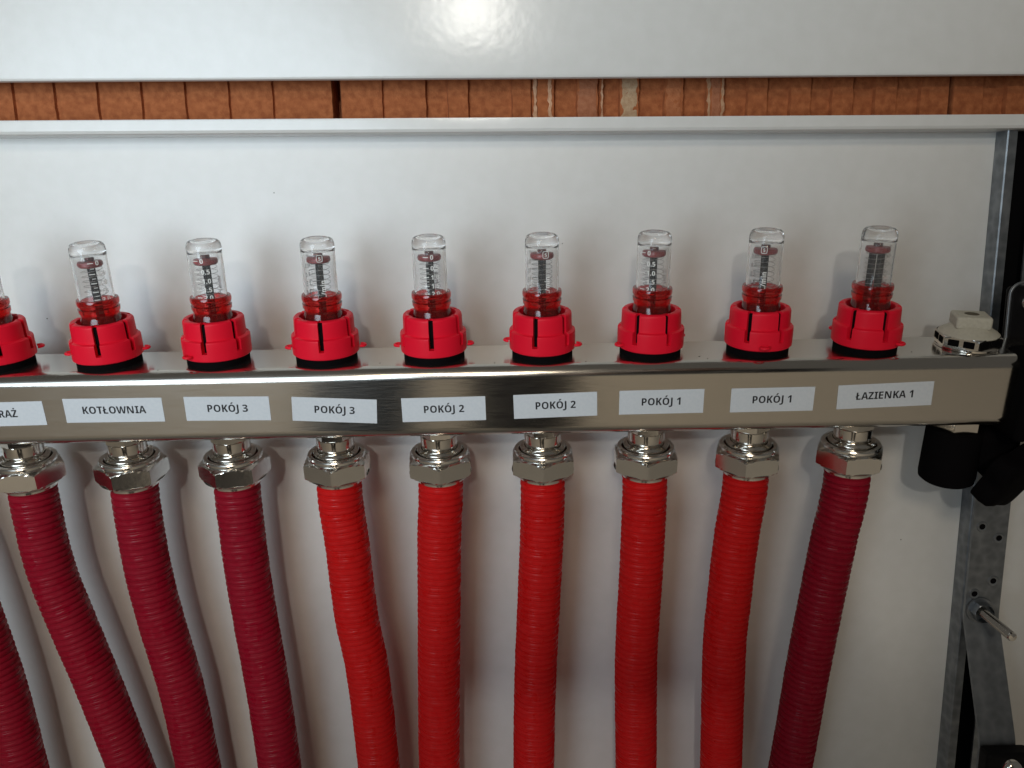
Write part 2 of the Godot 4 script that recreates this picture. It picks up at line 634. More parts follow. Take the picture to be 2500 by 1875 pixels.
func hose_shape(pts: Array, phase: float, r0: float) -> MB:
	var c := Curve3D.new()
	c.bake_interval = 0.8
	for i in pts.size():
		var a: Vector3 = pts[maxi(i - 1, 0)]
		var b: Vector3 = pts[mini(i + 1, pts.size() - 1)]
		var d := (b - a) / 6.0
		c.add_point(pts[i], -d, d)
	var length := c.get_baked_length()
	var mb := MB.new()
	var pitch := 3.2
	var seg := 44
	var cuts := [[0.0, -1.05], [0.08, -0.80], [0.18, -0.22], [0.31, -0.03], [0.5, 0.03], [0.69, -0.03], [0.82, -0.22], [0.92, -0.80]]
	var nz := FastNoiseLite.new()
	nz.seed = int(phase * 100)
	nz.frequency = 0.06
	var rows := []
	var s := 0.0
	while s < length:
		var wob := 1.0 + nz.get_noise_1d(s * 3.0) * 0.10
		for q in cuts:
			rows.append([s + q[0] * pitch * wob, q[1] * (0.9 + 0.25 * nz.get_noise_1d(s * 7.0 + 50.0))])
		s += pitch * wob
	var up := Vector3(0, 0, 1)
	var pos := []
	for q in rows:
		var at := clampf(q[0], 0.0, length)
		var p := c.sample_baked(at, true)
		var d := (c.sample_baked(minf(at + 1.0, length), true) - c.sample_baked(maxf(at - 1.0, 0.0), true)).normalized()
		var sx := up.cross(d).normalized()
		var sy := d.cross(sx)
		var lean := nz.get_noise_1d(at * 0.9 + 300.0) * 0.35
		var ring := PackedVector3Array()
		for k in seg:
			var a := TAU * k / seg
			var o := sx * cos(a) + sy * sin(a)
			var r: float = r0 + q[1] + nz.get_noise_3d(cos(a) * 12.0, sin(a) * 12.0, at * 1.5) * 0.22
			ring.append(p + o * r + d * (lean * sin(a + phase)))
		pos.append(ring)
	for i in pos.size():
		for k in seg:
			var ia := maxi(i - 1, 0)
			var ib := mini(i + 1, pos.size() - 1)
			var du: Vector3 = pos[ib][k] - pos[ia][k]
			var dv: Vector3 = pos[i][(k + 1) % seg] - pos[i][(k + seg - 1) % seg]
			var nn := du.cross(dv).normalized()
			var mid: Vector3 = (pos[i][0] + pos[i][seg / 2]) * 0.5
			if nn.dot(pos[i][k] - mid) < 0:
				nn = -nn
			mb.vert(pos[i][k], nn)
	for i in pos.size() - 1:
		for k in seg:
			mb.quad(i * seg + k, i * seg + (k + 1) % seg, (i + 1) * seg + (k + 1) % seg, (i + 1) * seg + k)
	return mb


# ------------------------------------------------------------------ the photographer, whom the steel mirrors

func body(bones: Array, cell: float, soft: float) -> MB:
	var lo := Vector3(1e9, 1e9, 1e9)
	var hi := -lo
	for b in bones:
		for e in [[b[0], b[2]], [b[1], b[3]]]:
			lo = lo.min(e[0] - Vector3.ONE * (e[1] + cell * 3))
			hi = hi.max(e[0] + Vector3.ONE * (e[1] + cell * 3))
	var n := Vector3i(((hi - lo) / cell).ceil()) + Vector3i.ONE
	var field := PackedFloat32Array()
	field.resize(n.x * n.y * n.z)
	field.fill(1e3)
	for b in bones:
		var rad := maxf(b[2], b[3]) + cell * 3 + soft * 2
		var l := Vector3i(((b[0].min(b[1]) - Vector3.ONE * rad - lo) / cell).floor()).clamp(Vector3i.ZERO, n - Vector3i.ONE)
		var h := Vector3i(((b[0].max(b[1]) + Vector3.ONE * rad - lo) / cell).ceil()).clamp(Vector3i.ZERO, n - Vector3i.ONE)
		var ab: Vector3 = b[1] - b[0]
		var ll := maxf(ab.length_squared(), 1e-9)
		for z in range(l.z, h.z + 1):
			for y in range(l.y, h.y + 1):
				for x in range(l.x, h.x + 1):
					var p := lo + Vector3(x, y, z) * cell
					var t := clampf((p - b[0]).dot(ab) / ll, 0, 1)
					var d: float = (p - b[0] - ab * t).length() - lerpf(b[2], b[3], t)
					var i := (z * n.y + y) * n.x + x
					var o := field[i]
					if o > 1e2:
						field[i] = d
					else:
						var k := clampf(0.5 + 0.5 * (o - d) / soft, 0, 1)
						field[i] = lerpf(o, d, k) - soft * k * (1 - k)
	var mb := MB.new()
	var ids := {}
	var step := [Vector3i(1, 0, 0), Vector3i(0, 1, 0), Vector3i(0, 0, 1)]
	for z in n.z - 1:
		for y in n.y - 1:
			for x in n.x - 1:
				var c := PackedFloat32Array()
				var inside := 0
				for k in 8:
					var f := field[((z + (k >> 2)) * n.y + y + ((k >> 1) & 1)) * n.x + x + (k & 1)]
					c.append(f)
					if f < 0:
						inside += 1
				if inside == 0 or inside == 8:
					continue
				var s := Vector3.ZERO
				var m := 0
				for k in 8:
					for ax in 3:
						if (k >> ax) & 1:
							continue
						var j := k | (1 << ax)
						if (c[k] < 0) != (c[j] < 0):
							var t := c[k] / (c[k] - c[j])
							var q := Vector3(k & 1, (k >> 1) & 1, k >> 2)
							q[ax] = t
							s += q
							m += 1
				var g := Vector3(c[1] + c[3] + c[5] + c[7] - c[0] - c[2] - c[4] - c[6], c[2] + c[3] + c[6] + c[7] - c[0] - c[1] - c[4] - c[5], c[4] + c[5] + c[6] + c[7] - c[0] - c[1] - c[2] - c[3])
				ids[Vector3i(x, y, z)] = mb.vert(lo + (Vector3(x, y, z) + s / m) * cell, g.normalized())
	for key in ids:
		for ax in 3:
			var a: Vector3i = step[(ax + 1) % 3]
			var b: Vector3i = step[(ax + 2) % 3]
			var p: Vector3i = key
			var q: Vector3i = key + step[ax]
			var f0 := field[(p.z * n.y + p.y) * n.x + p.x]
			var f1 := field[(q.z * n.y + q.y) * n.x + q.x]
			if (f0 < 0) != (f1 < 0) and ids.has(p - a) and ids.has(p - b) and ids.has(p - a - b):
				mb.quad(ids[p], ids[p - a], ids[p - a - b], ids[p - b])
	return mb


func make_person() -> void:
	var t := thing("person", Vector3(150, -950, 850), "person in dark clothes bending over a phone in front of the manifold", "person")
	var o := t.position / MM
	var v := func(x: float, y: float, z: float) -> Vector3: return Vector3(x, y, z) - o
	var bones := []
	for s in [0, 1]:
		var hip: Vector3 = v.call([60.0, 235.0][s], -130, 930)
		var knee: Vector3 = v.call([5.0, 262.0][s], -500, 760)
		var ankle: Vector3 = v.call([-5.0, 275.0][s], -870, 830)
		bones.append([hip, knee, 100.0, 80.0])
		bones.append([knee, ankle, 80.0, 55.0])
		bones.append([ankle + Vector3(0, -45, 25), ankle + Vector3([-12.0, 12.0][s], -52, -150), 36.0, 30.0])
		bones.append([v.call(150, -100, 960), hip, 120.0, 105.0])
		var sh: Vector3 = v.call([300.0, 610.0][s], 130, 760)
		var el: Vector3 = v.call([150.0, 560.0][s], -120, 620)
		var wr: Vector3 = v.call([160.0, 318.0][s], 15, 455)
		bones.append([v.call(455, 150, 780), sh, 95.0, 62.0])
		bones.append([sh, el, 58.0, 44.0])
		bones.append([el, wr, 44.0, 30.0])
	bones.append([v.call(150, -100, 960), v.call(300, 0, 890), 128.0, 130.0])
	bones.append([v.call(300, 0, 890), v.call(455, 150, 780), 130.0, 118.0])
	part("clothed_body", body(bones, 14.0, 26.0), M.cloth, t)
	var h := func(x: float, y: float, z: float) -> Vector3: return Vector3(x + 268, y + 45, z + 30) - o
	var head := [[v.call(458, 200, 735), v.call(468, 275, 650), 52.0, 50.0], [h.call(202, 265, 575), h.call(202, 310, 600), 74.0, 82.0], [h.call(202, 225, 535), h.call(202, 245, 570), 38.0, 62.0], [h.call(202, 262, 505), h.call(202, 280, 512), 12.0, 8.0], [h.call(120, 270, 590), h.call(120, 290, 590), 10.0, 14.0], [h.call(284, 270, 590), h.call(284, 290, 590), 10.0, 14.0]]
	var hd := part("head", body(head, 6.0, 12.0), M.skin, t)
	for e in [-1.0, 1.0]:
		part("eye", body([[h.call(202 + e * 31.0, 278, 515), h.call(202 + e * 33.0, 278, 515), 9.0, 9.0]], 2.5, 1.0), M.hair, hd)
	part("mouth", body([[h.call(180, 232, 500), h.call(224, 232, 500), 5.0, 5.0]], 2.5, 1.0), M.lips, hd)
	part("hair", body([[h.call(202, 318, 615), h.call(202, 300, 650), 84.0, 78.0]], 8.0, 8.0), M.hair, hd)
	for s in [0, 1]:
		var w: Vector3 = v.call([160.0, 318.0][s], 15, 455)
		var dirx: float = [1.0, -1.0][s]
		var palm := w + Vector3(8 * dirx, 38, -38)
		var hb := [[w, palm, 27.0, 26.0], [palm, palm + Vector3(4 * dirx, 26, -12), 24.0, 20.0]]
		for f in 4:
			var k0 := palm + Vector3(2 * dirx, 36 - f * 19, -14)
			var k1 := k0 + Vector3(-3 * dirx, 4, -20)
			var k2 := k1 + Vector3(18 * dirx, 2, -10)
			hb.append([k0, k1, 10.0, 9.0])
			hb.append([k1, k2, 9.0, 8.0])
		hb.append([palm + Vector3(2 * dirx, -10, 6), palm + Vector3(22 * dirx, 8, 4), 11.0, 10.0])
		hb.append([palm + Vector3(22 * dirx, 8, 4), palm + Vector3(34 * dirx, 24, 0), 10.0, 8.0])
		part("hand", body(hb, 4.0, 5.0), M.skin, t)


# ------------------------------------------------------------------ scene

func _ready() -> void:
	rng.seed = 7
	# camera
	var cam := Camera3D.new()
	cam.name = "camera"
	cam.keep_aspect = Camera3D.KEEP_HEIGHT
	cam.fov = 50.2
	cam.near = 0.005
	cam.far = 30.0
	add_child(cam)
	cam.transform = Transform3D(Basis(Vector3(0.999789, -0.018428, 0.009054), Vector3(0.019855, 0.980051, -0.197750), Vector3(-0.005230, 0.197888, 0.980211)), Vector3(0.23367, 0.07863, 0.37860))
	cam.current = true
	# the dim room all round
	var we := WorldEnvironment.new()
	we.name = "world_environment"
	var env := Environment.new()
	env.background_mode = Environment.BG_COLOR
	env.background_color = lin(0.075, 0.071, 0.064)
	env.tonemap_mode = Environment.TONE_MAPPER_LINEAR
	env.tonemap_exposure = 1.0
	env.sdfgi_enabled = true
	env.ssao_enabled = true
	env.ssil_enabled = true
	we.environment = env
	add_child(we)
	# round flood lamp on the left, its beam tilted upwards
	var wl := SpotLight3D.new()
	wl.name = "flood_light"
	wl.light_energy = 0.63
	wl.light_color = Color(0.88, 0.95, 1.0)
	wl.light_size = 0.30
	wl.spot_angle = 34.0
	wl.spot_angle_attenuation = 1.0
	wl.spot_range = 12.0
	wl.spot_attenuation = 2.0
	wl.shadow_enabled = true
	add_child(wl)
	wl.look_at_from_position(Vector3(-0.19, 0.137, 0.80), Vector3(0.05, 0.24, -0.04))
	# square lamp under the ceiling of the room
	var cl := AreaLight3D.new()
	cl.name = "ceiling_light"
	cl.area_size = Vector2(0.6, 0.6)
	cl.light_energy = 1.4
	cl.light_color = Color(1.0, 0.93, 0.83)
	cl.shadow_enabled = true
	cl.area_range = 12.0
	add_child(cl)
	cl.look_at_from_position(Vector3(0.05, 1.20, 2.4), Vector3(0.05, -0.95, 2.2))
	# bare bulb on a stand behind the photographer
	var bl := OmniLight3D.new()
	bl.name = "bulb_light"
	bl.light_energy = 0.14
	bl.light_color = Color(1.0, 0.975, 0.93)
	bl.light_size = 0.023
	bl.omni_range = 12.0
	bl.omni_attenuation = 2.0
	bl.shadow_enabled = true
	add_child(bl)
	bl.position = Vector3(0.18, 0.40, 1.20)

	bold = SystemFont.new()
	bold.font_names = PackedStringArray(["Droid Sans"])
	bold.font_weight = 700
	make_materials()
	print("materials")
	build_setting()
	print("setting")
	build_manifold()
	print("manifold")
	build_right_side()
	build_behind_camera(wl, cl)
	print("done")


func brick_shape(x0: float, x1: float, marks: Array, seed_: int) -> MB:
	# marks: [x, kind] kind 0 = narrow groove, +1 = step out to the right, -1 = step in
	var nz := FastNoiseLite.new()
	nz.seed = seed_
	nz.frequency = 0.09
	var prof := [[x0 - 0.05, -16.0, 0.0], [x0, -1.0, 0.1], [x0 + 0.6, 0.0, 0.2]]
	var level := 0.0
	for m in marks:
		var x: float = m[0]
		if m[1] == 0:
			prof += [[x - 0.5, level, 0.25], [x, level - 1.7, 0.25], [x + 0.9, level - 1.7, 0.3], [x + 2.4, level - 0.8, 0.4], [x + 5.0, level, 0.5]]
		else:
			var next: float = -2.4 if m[1] < 0 else 0.0
			prof += [[x - 0.35, level, 0.35], [x + 0.35, next, 0.35]]
			level = next
	prof += [[x1 - 0.6, level, 0.2], [x1, level - 1.0, 0.1], [x1 + 0.05, -16.0, 0.0]]
	# more points between, for an uneven face
	var fine := []
	for i in prof.size() - 1:
		var a: Array = prof[i]
		var b: Array = prof[i + 1]
		var k := maxi(1, int((b[0] - a[0]) / 2.5))
		for j in k:
			fine.append([lerpf(a[0], b[0], float(j) / k), lerpf(a[1], b[1], float(j) / k), lerpf(a[2], b[2], float(j) / k)])
	fine.append(prof[-1])
	var rows := []
	for iy in 33:
		var y := lerpf(95.0, 191.0, iy / 32.0)
		var row := PackedVector3Array()
		for q in fine:
			row.append(Vector3(q[0] + nz.get_noise_2d(y * 1.6, q[0] * 0.5) * q[2] * 1.6, y, -50.0 + q[1] + nz.get_noise_2d(q[0] * 1.4 + 90.0, y * 1.4) * 0.45))
		rows.append(row)
	return soup_mesh(rings(rows, false), 40)


func smear_shape(x0: float, x1: float, y0: float, y1: float, z: float, seed_: int, rough := 1.0) -> MB:
	# a ragged skin of mortar
	var nz := FastNoiseLite.new()
	nz.seed = seed_
	nz.frequency = 0.16
	var rows := []
	for iy in 31:
		var y := lerpf(y0, y1, iy / 30.0)
		var row := PackedVector3Array()
		var a := x0 + nz.get_noise_1d(y * 1.5) * 1.1 * rough
		var b := x1 + nz.get_noise_1d(y * 1.5 + 200.0) * 1.1 * rough
		for k in 9:
			var t := k / 8.0
			var edge := minf(t, 1.0 - t) * 8.0
			row.append(Vector3(lerpf(a, b, t), y, z + minf(edge, 1.0) * (0.35 + nz.get_noise_2d(t * 20.0, y * 2.0) * 0.3)))
		rows.append(row)
	return soup_mesh(rings(rows, false), 50)


func build_setting() -> void:
	# the clay block wall behind the cabinet
	var wall := Node3D.new()
	wall.name = "wall"
	wall.set_meta("kind", "structure")
	add_child(wall)
	part("backing", rbox(Vector3(230, 143, -80), Vector3(900, 110, 30), 1.0, 2), M.mortar1, wall)
	part("brick", brick_shape(-120, 149.6, [[-71.0, 0], [-50.5, 0], [-29.5, 0], [-8.5, 0], [12.0, 0], [33.2, 0], [54.9, 0], [76.6, 0], [98.2, 0], [120.0, 0]], 3), M.clay, wall)
	var b := part("brick", brick_shape(153.2, 457.6, [[174.5, 0], [196.0, -1], [206.5, 1], [217.1, -1], [238.6, 1], [248.4, 0], [259.8, -1], [271.0, 1], [281.6, -1], [292.2, 1], [302.2, -1], [314.6, 1], [324.4, -1], [335.5, 1], [345.0, -1], [356.2, 1], [366.5, -1], [377.8, 1], [388.2, -1], [398.4, 1], [409.4, -1], [420.0, 1], [431.3, -1], [442.8, 1]], 4), M.clay, wall)
	part("brick", brick_shape(459.2, 640, [[474.6, -1], [486.0, 1], [497.0, -1], [508.0, 1]], 5), M.clay, wall)
	var sm := [[249.4, 251.0, 0, 11], [256.4, 258.6, 0, 12], [271.4, 281.0, 1, 13], [283.2, 284.0, 0, 14], [292.8, 301.6, 2, 15], [315.2, 323.6, 3, 16], [336.2, 337.8, 4, 17], [343.0, 344.6, 4, 18], [338.2, 342.8, 1, 19]]
	for s in sm:
		part("mortar_smear", smear_shape(s[0], s[1], 112, 160, -50.2 if s[2] != 1 else -50.1, s[3]), M["mortar%d" % s[2]], b)
	# the white cabinet: back sheet with a folded lip along its top
	var turn := deg_to_rad(-0.65)
	var cab := thing("manifold_cabinet", Vector3(238, 0, PANEL_Z), "white sheet metal cabinet back with a folded lip below the brick strip", "cabinet")
	var back := MB.new()
	rbox(Vector3(0, -95.6, -1), Vector3(900, 430, 2), 0.6, 2, back)
	part("back_panel", back, M.paint, cab)
	var lip := sheet([Vector2(119.4, -1.0), Vector2(119.4, 12.6), Vector2(119.8, 13.5), Vector2(120.6, 14.0), Vector2(125.0, 14.0), Vector2(125.5, 13.9)], -450, 450, 1.1)
	part("top_lip", lip, M.gloss, cab)
	cab.rotation.z = turn
	for q in [[262, 66, 0.3], [-2, 30, 0.35], [118, 92, 0.3], [420, 40, 0.3], [205, -62, 0.3], [448, -95, 0.35]]:
		var sp := part("dirt_speck", lathe([Vector2(q[2], 0.0), Vector2(q[2] * 0.7, 0.12), Vector2(0, 0.16)], 10), M.mud, cab)
		sp.position = Vector3(q[0] - 238.0, q[1], -0.02) * MM
		sp.rotation.x = PI / 2
	# upper cover
	var cov := thing("cover_panel", Vector3(238, 144.3, -35), "glossy white sheet metal panel above the strip of bare brick", "panel")
	var cm := sheet([Vector2(0.55, -2.6), Vector2(0.5, -1.4), Vector2(0.9, -0.5), Vector2(1.8, 0.0), Vector2(30, 0.0), Vector2(120.0, 0.0)], -450, 450, 1.1)
	part("sheet", cm, M.gloss, cov)
	cov.rotation = Vector3(deg_to_rad(1.3), 0, deg_to_rad(-0.6))


func build_manifold() -> void:
	var bar := thing("manifold_bar", Vector3.ZERO, "brushed stainless steel square manifold bar with rounded edges", "manifold")
	on_manifold(bar, Vector3(200, 0, 0))
	part("profile", rbox(Vector3(8, 0, 0), Vector3(620.0, BAR_H, BAR_D), 5.6, 8), M.steel, bar)

	for q in [[176, 9.5, 0.35], [228, 12.4, 0.4], [269, 13.0, 0.32], [321, 9.0, 0.5], [324, 12.2, 0.35], [77, 13.1, 0.3], [382, 11.0, 0.3], [418, 8.5, 0.35]]:
		var sp := part("dirt_speck", lathe([Vector2(q[2], 0.0), Vector2(q[2] * 0.7, 0.12), Vector2(0, 0.16)], 10), M.mud, bar)
		sp.position = Vector3(q[0] - 200.0, BAR_H * 0.5 - 0.02, q[1]) * MM

	# red flow meters: cap turn, tube turn, rod turn
	var meter := make_meter()
	var cap_turn := [33.0, 11.0, 57.5, 4.5, 1.0, -15.4, 22.6, 84.0, -52.0]
	var tube_turn := [60.0, 40.0, -2.0, -135.0, 5.0, -141.0, -35.0, -173.0, 100.0]
	var rod_turn := [40.0, 30.0, 16.0, 15.0, 2.0, 2.0, -12.0, -15.0, 64.0]
	var rank := ["cut off by the left edge", "first whole one from the left", "second whole one from the left", "third whole one from the left", "fourth whole one from the left", "fourth from the right end", "third from the right end", "second from the right end", "rightmost, nearest the ivory plug"]
	for i in 9:
		var m := meter if i == 0 else meter.duplicate()
		m.name = numbered("flow_meter")
		add_child(m)
		tag(m, "red capped flow meter with clear tube, " + rank[i], "flow meter", "red flow meters on the manifold")
		on_manifold(m, Vector3(50.0 * i, 0, 0))
		m.rotate_object_local(Vector3.RIGHT, deg_to_rad(rng.randf_range(-0.7, 0.7)))
		m.rotate_object_local(Vector3.BACK, deg_to_rad(rng.randf_range(-0.6, 0.6)))
		for c in m.get_children():
			var cn := String(c.name)
			if cn.begins_with("cap"):
				c.rotation.y = deg_to_rad(cap_turn[i])
			elif cn.begins_with("sight_tube"):
				c.rotation.y = deg_to_rad(tube_turn[i])
			elif cn.begins_with("rod"):
				var s: float = 1.0 if c.get_index() % 2 else -1.0
				var a := deg_to_rad(rod_turn[i])
				c.position = Vector3(sin(a), 0, cos(a)) * s * 1.75 * MM
			elif cn.begins_with("spring"):
				c.rotation.y = rng.randf() * TAU

	# compression fittings
	var fit := make_fitting()
	var fit_turn := [8.0, 22.0, 16.0, 30.0, 34.0, 29.0, 26.0, 12.0, 4.0]
	var nth := ["at the left edge, leftmost of nine", "second of nine from the left", "third of nine from the left", "fourth of nine from the left", "in the middle of the nine", "fourth of nine from the right", "third of nine from the right", "second of nine from the right", "rightmost of nine, nearest the black drain valve"]
	for i in 9:
		var f := fit if i == 0 else fit.duplicate()
		f.name = numbered("compression_fitting")
		add_child(f)
		tag(f, "nickel hex nut fitting under the bar, " + nth[i], "pipe fitting", "nickel compression fittings")
		on_manifold(f, Vector3(50.0 * i, 0, 0))
		for c in f.get_children():
			if String(c.name).begins_with("hex_nut"):
				c.rotation.y = deg_to_rad(fit_turn[i])
			elif String(c.name).begins_with("collar"):
				c.rotation.y = deg_to_rad(fit_turn[i] * 1.7 + 12.0)

	# hoses: centre lines in the wall's axes
	var runs := [
		[[0, -44.5], [0.3, -58], [2.9, -89.7], [9.8, -121.0], [18.8, -158.6], [28.8, -205.4], [44, -275]],
		[[50, -44.5], [49.7, -58], [51.2, -90.9], [55.0, -122.1], [60.8, -159.6], [64.6, -206.3], [70, -275]],
		[[100, -44.5], [100, -58], [100.9, -92.0], [102.9, -123.3], [105.6, -160.7], [107.8, -207.4], [110, -275]],
		[[150, -44.5], [150.2, -58], [151.8, -76.7], [154.0, -118.1], [158.0, -150.8], [160.8, -208.8], [163, -275]],
		[[200, -44.5], [199.4, -58], [198.0, -77.8], [196.3, -119.1], [194.4, -165.0], [193.0, -209.6], [192, -275]],
		[[250, -44.5], [249.8, -58], [249.1, -78.9], [246.9, -120.3], [244.7, -165.1], [243.5, -210.9], [242, -275]],
		[[300, -44.5], [300.2, -58], [299.2, -96.5], [297.6, -140.2], [297.7, -168.9], [298.6, -212.3], [300, -275]],
		[[350, -44.5], [349.4, -58], [346.6, -81.1], [344.3, -116.8], [343.2, -141.2], [344.2, -213.5], [345, -275]],
		[[400, -44.5], [399.5, -58], [395.8, -82.2], [391.5, -117.9], [387.3, -154.9], [381.6, -214.5], [374, -275]],
		[[-50, -44.5], [-48.5, -58], [-43.8, -80.0], [-38.1, -112.7], [-31.6, -157.4], [-28.0, -203.9], [-22, -275]]]
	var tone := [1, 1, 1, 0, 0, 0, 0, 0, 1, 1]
	var hose_label := [
		"dark crimson corrugated hose below GARAŻ, bending right towards the bottom left",
		"dark crimson corrugated hose hanging from the fitting below KOTŁOWNIA",
		"dark crimson corrugated hose hanging from the fitting below the left POKÓJ 3",
		"bright red corrugated hose with a kink to the right, below the right POKÓJ 3",
		"straight red corrugated hose hanging below the left POKÓJ 2 label",
		"straight red corrugated hose hanging below the right POKÓJ 2 label",
		"red corrugated hose hanging below the left POKÓJ 1 label",
		"red corrugated hose leaning left, below the right POKÓJ 1 label",
		"dark maroon corrugated hose slanting left, below ŁAZIENKA 1, rightmost of all",
		"dark crimson corrugated hose cut off in the lower left corner"]
	for i in 10:
		var pts := []
		for q in runs[i]:
			pts.append(Vector3(q[0], q[1], -7.0 + (q[1] + 45.0) * 0.03))
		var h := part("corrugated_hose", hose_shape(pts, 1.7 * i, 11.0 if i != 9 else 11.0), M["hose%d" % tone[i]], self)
		tag(h, hose_label[i], "hose", "red corrugated hoses")

	# paper labels: centre x, y, width, turn, words
	var lab := [[3.4, -0.5, 44.0, 0.6, "GARAŻ"], [56.6, 0.4, 44.2, -0.4, "KOTŁOWNIA"], [107.5, 0.1, 38.0, -0.8, "POKÓJ 3"], [155.4, -1.7, 38.1, -3.3, "POKÓJ 3"], [204.6, -2.3, 37.8, 0.4, "POKÓJ 2"], [255.0, -1.5, 37.7, 1.3, "POKÓJ 2"], [302.9, -0.8, 38.2, 0.2, "POKÓJ 1"], [353.0, -0.8, 37.7, 0.2, "POKÓJ 1"], [403.9, 0.2, 43.0, 1.6, "ŁAZIENKA 1"]]
	var which := ["white paper label reading GARAŻ, cut off at the left edge", "wide white paper label reading KOTŁOWNIA", "white label POKÓJ 3, stuck on straight, right beside KOTŁOWNIA", "white label POKÓJ 3, stuck on askew, fourth label from the left", "white label POKÓJ 2, the left one, in the middle of the nine labels", "white label POKÓJ 2, the right one, fourth label from the right", "white label POKÓJ 1, the left one, third label from the right", "white label POKÓJ 1, the right one, beside ŁAZIENKA", "wide white paper label reading ŁAZIENKA 1, rightmost on the bar"]
	for i in 9:
		var q: Array = lab[i]
		var l := thing("paper_label", Vector3.ZERO, which[i], "label", "white paper labels on the bar")
		on_manifold(l, Vector3(q[0], q[1], BAR_D * 0.5 + 0.02))
		l.rotate_object_local(Vector3.BACK, deg_to_rad(q[3]))
		part("paper", rbox(Vector3(0, 0, 0.06), Vector3(q[2], 11.6, 0.12), 0.05, 1), M.paper, l)
		var tm := TextMesh.new()
		tm.text = q[4]
		tm.font = bold
		tm.font_size = 48
		tm.pixel_size = 0.00226 / (48 * 0.714)
		tm.depth = 0.00004
		tm.curve_step = 1.0
		var o := MeshInstance3D.new()
		o.name = "lettering"
		o.mesh = tm
		o.material_override = M.ink
		l.add_child(o, true)
		o.position = Vector3(0.0022 if i == 0 else 0.0, 0.0001, 0.00016)

	# ivory plug at the end of the bar
	var pl := thing("end_plug", Vector3.ZERO, "ivory plastic plug with a nickel hex foot on the bar's right end", "plug")
	on_manifold(pl, Vector3(447.5, 0, 0))
	var foot := MB.new()
	foot.soup(hexagon(25.0, 18.2, 23.4, 13.4, 13.6, 0.7), 22)
	lathe([Vector2(0, 17.1), Vector2(13.2, 17.1), Vector2(13.6, 17.4), Vector2(13.6, 18.2), Vector2(12.5, 18.3)], 64, 38, foot)
	var ft := part("hex_foot", foot, M.nickel, pl)
	ft.rotation.y = deg_to_rad(20)
	for k in 6:
		for e in 2:
			var a := TAU * k / 6.0
			var w := part("foot_window", rbox(Vector3([-3.2, 3.2][e], 20.8, 12.55), Vector3(4.6, 3.0, 0.5), 0.15, 1), M.rubber, ft)
			w.rotation.y = a
	part("dome", lathe([Vector2(12.9, 23.0), Vector2(13.0, 23.5), Vector2(12.0, 24.4), Vector2(10.4, 25.3), Vector2(8.4, 26.6), Vector2(7.8, 27.2), Vector2(0, 27.3)], 64, 30), M.ivory, pl)
	var key := MB.new()
	rbox(Vector3(0, 29.2, 0), Vector3(15.2, 6.0, 13.6), 1.3, 3, key)
	lathe([Vector2(4.4, 32.2), Vector2(4.2, 32.35), Vector2(3.3, 32.35), Vector2(3.1, 32.21)], 40, 30, key)
	var kk := part("square_key", key, M.ivory, pl)
	kk.rotation.y = deg_to_rad(-14)
	part("key_hole", lathe([Vector2(3.15, 32.23), Vector2(0.0, 32.24)], 32), mat(lin(0.10, 0.085, 0.05), 0.7), kk)


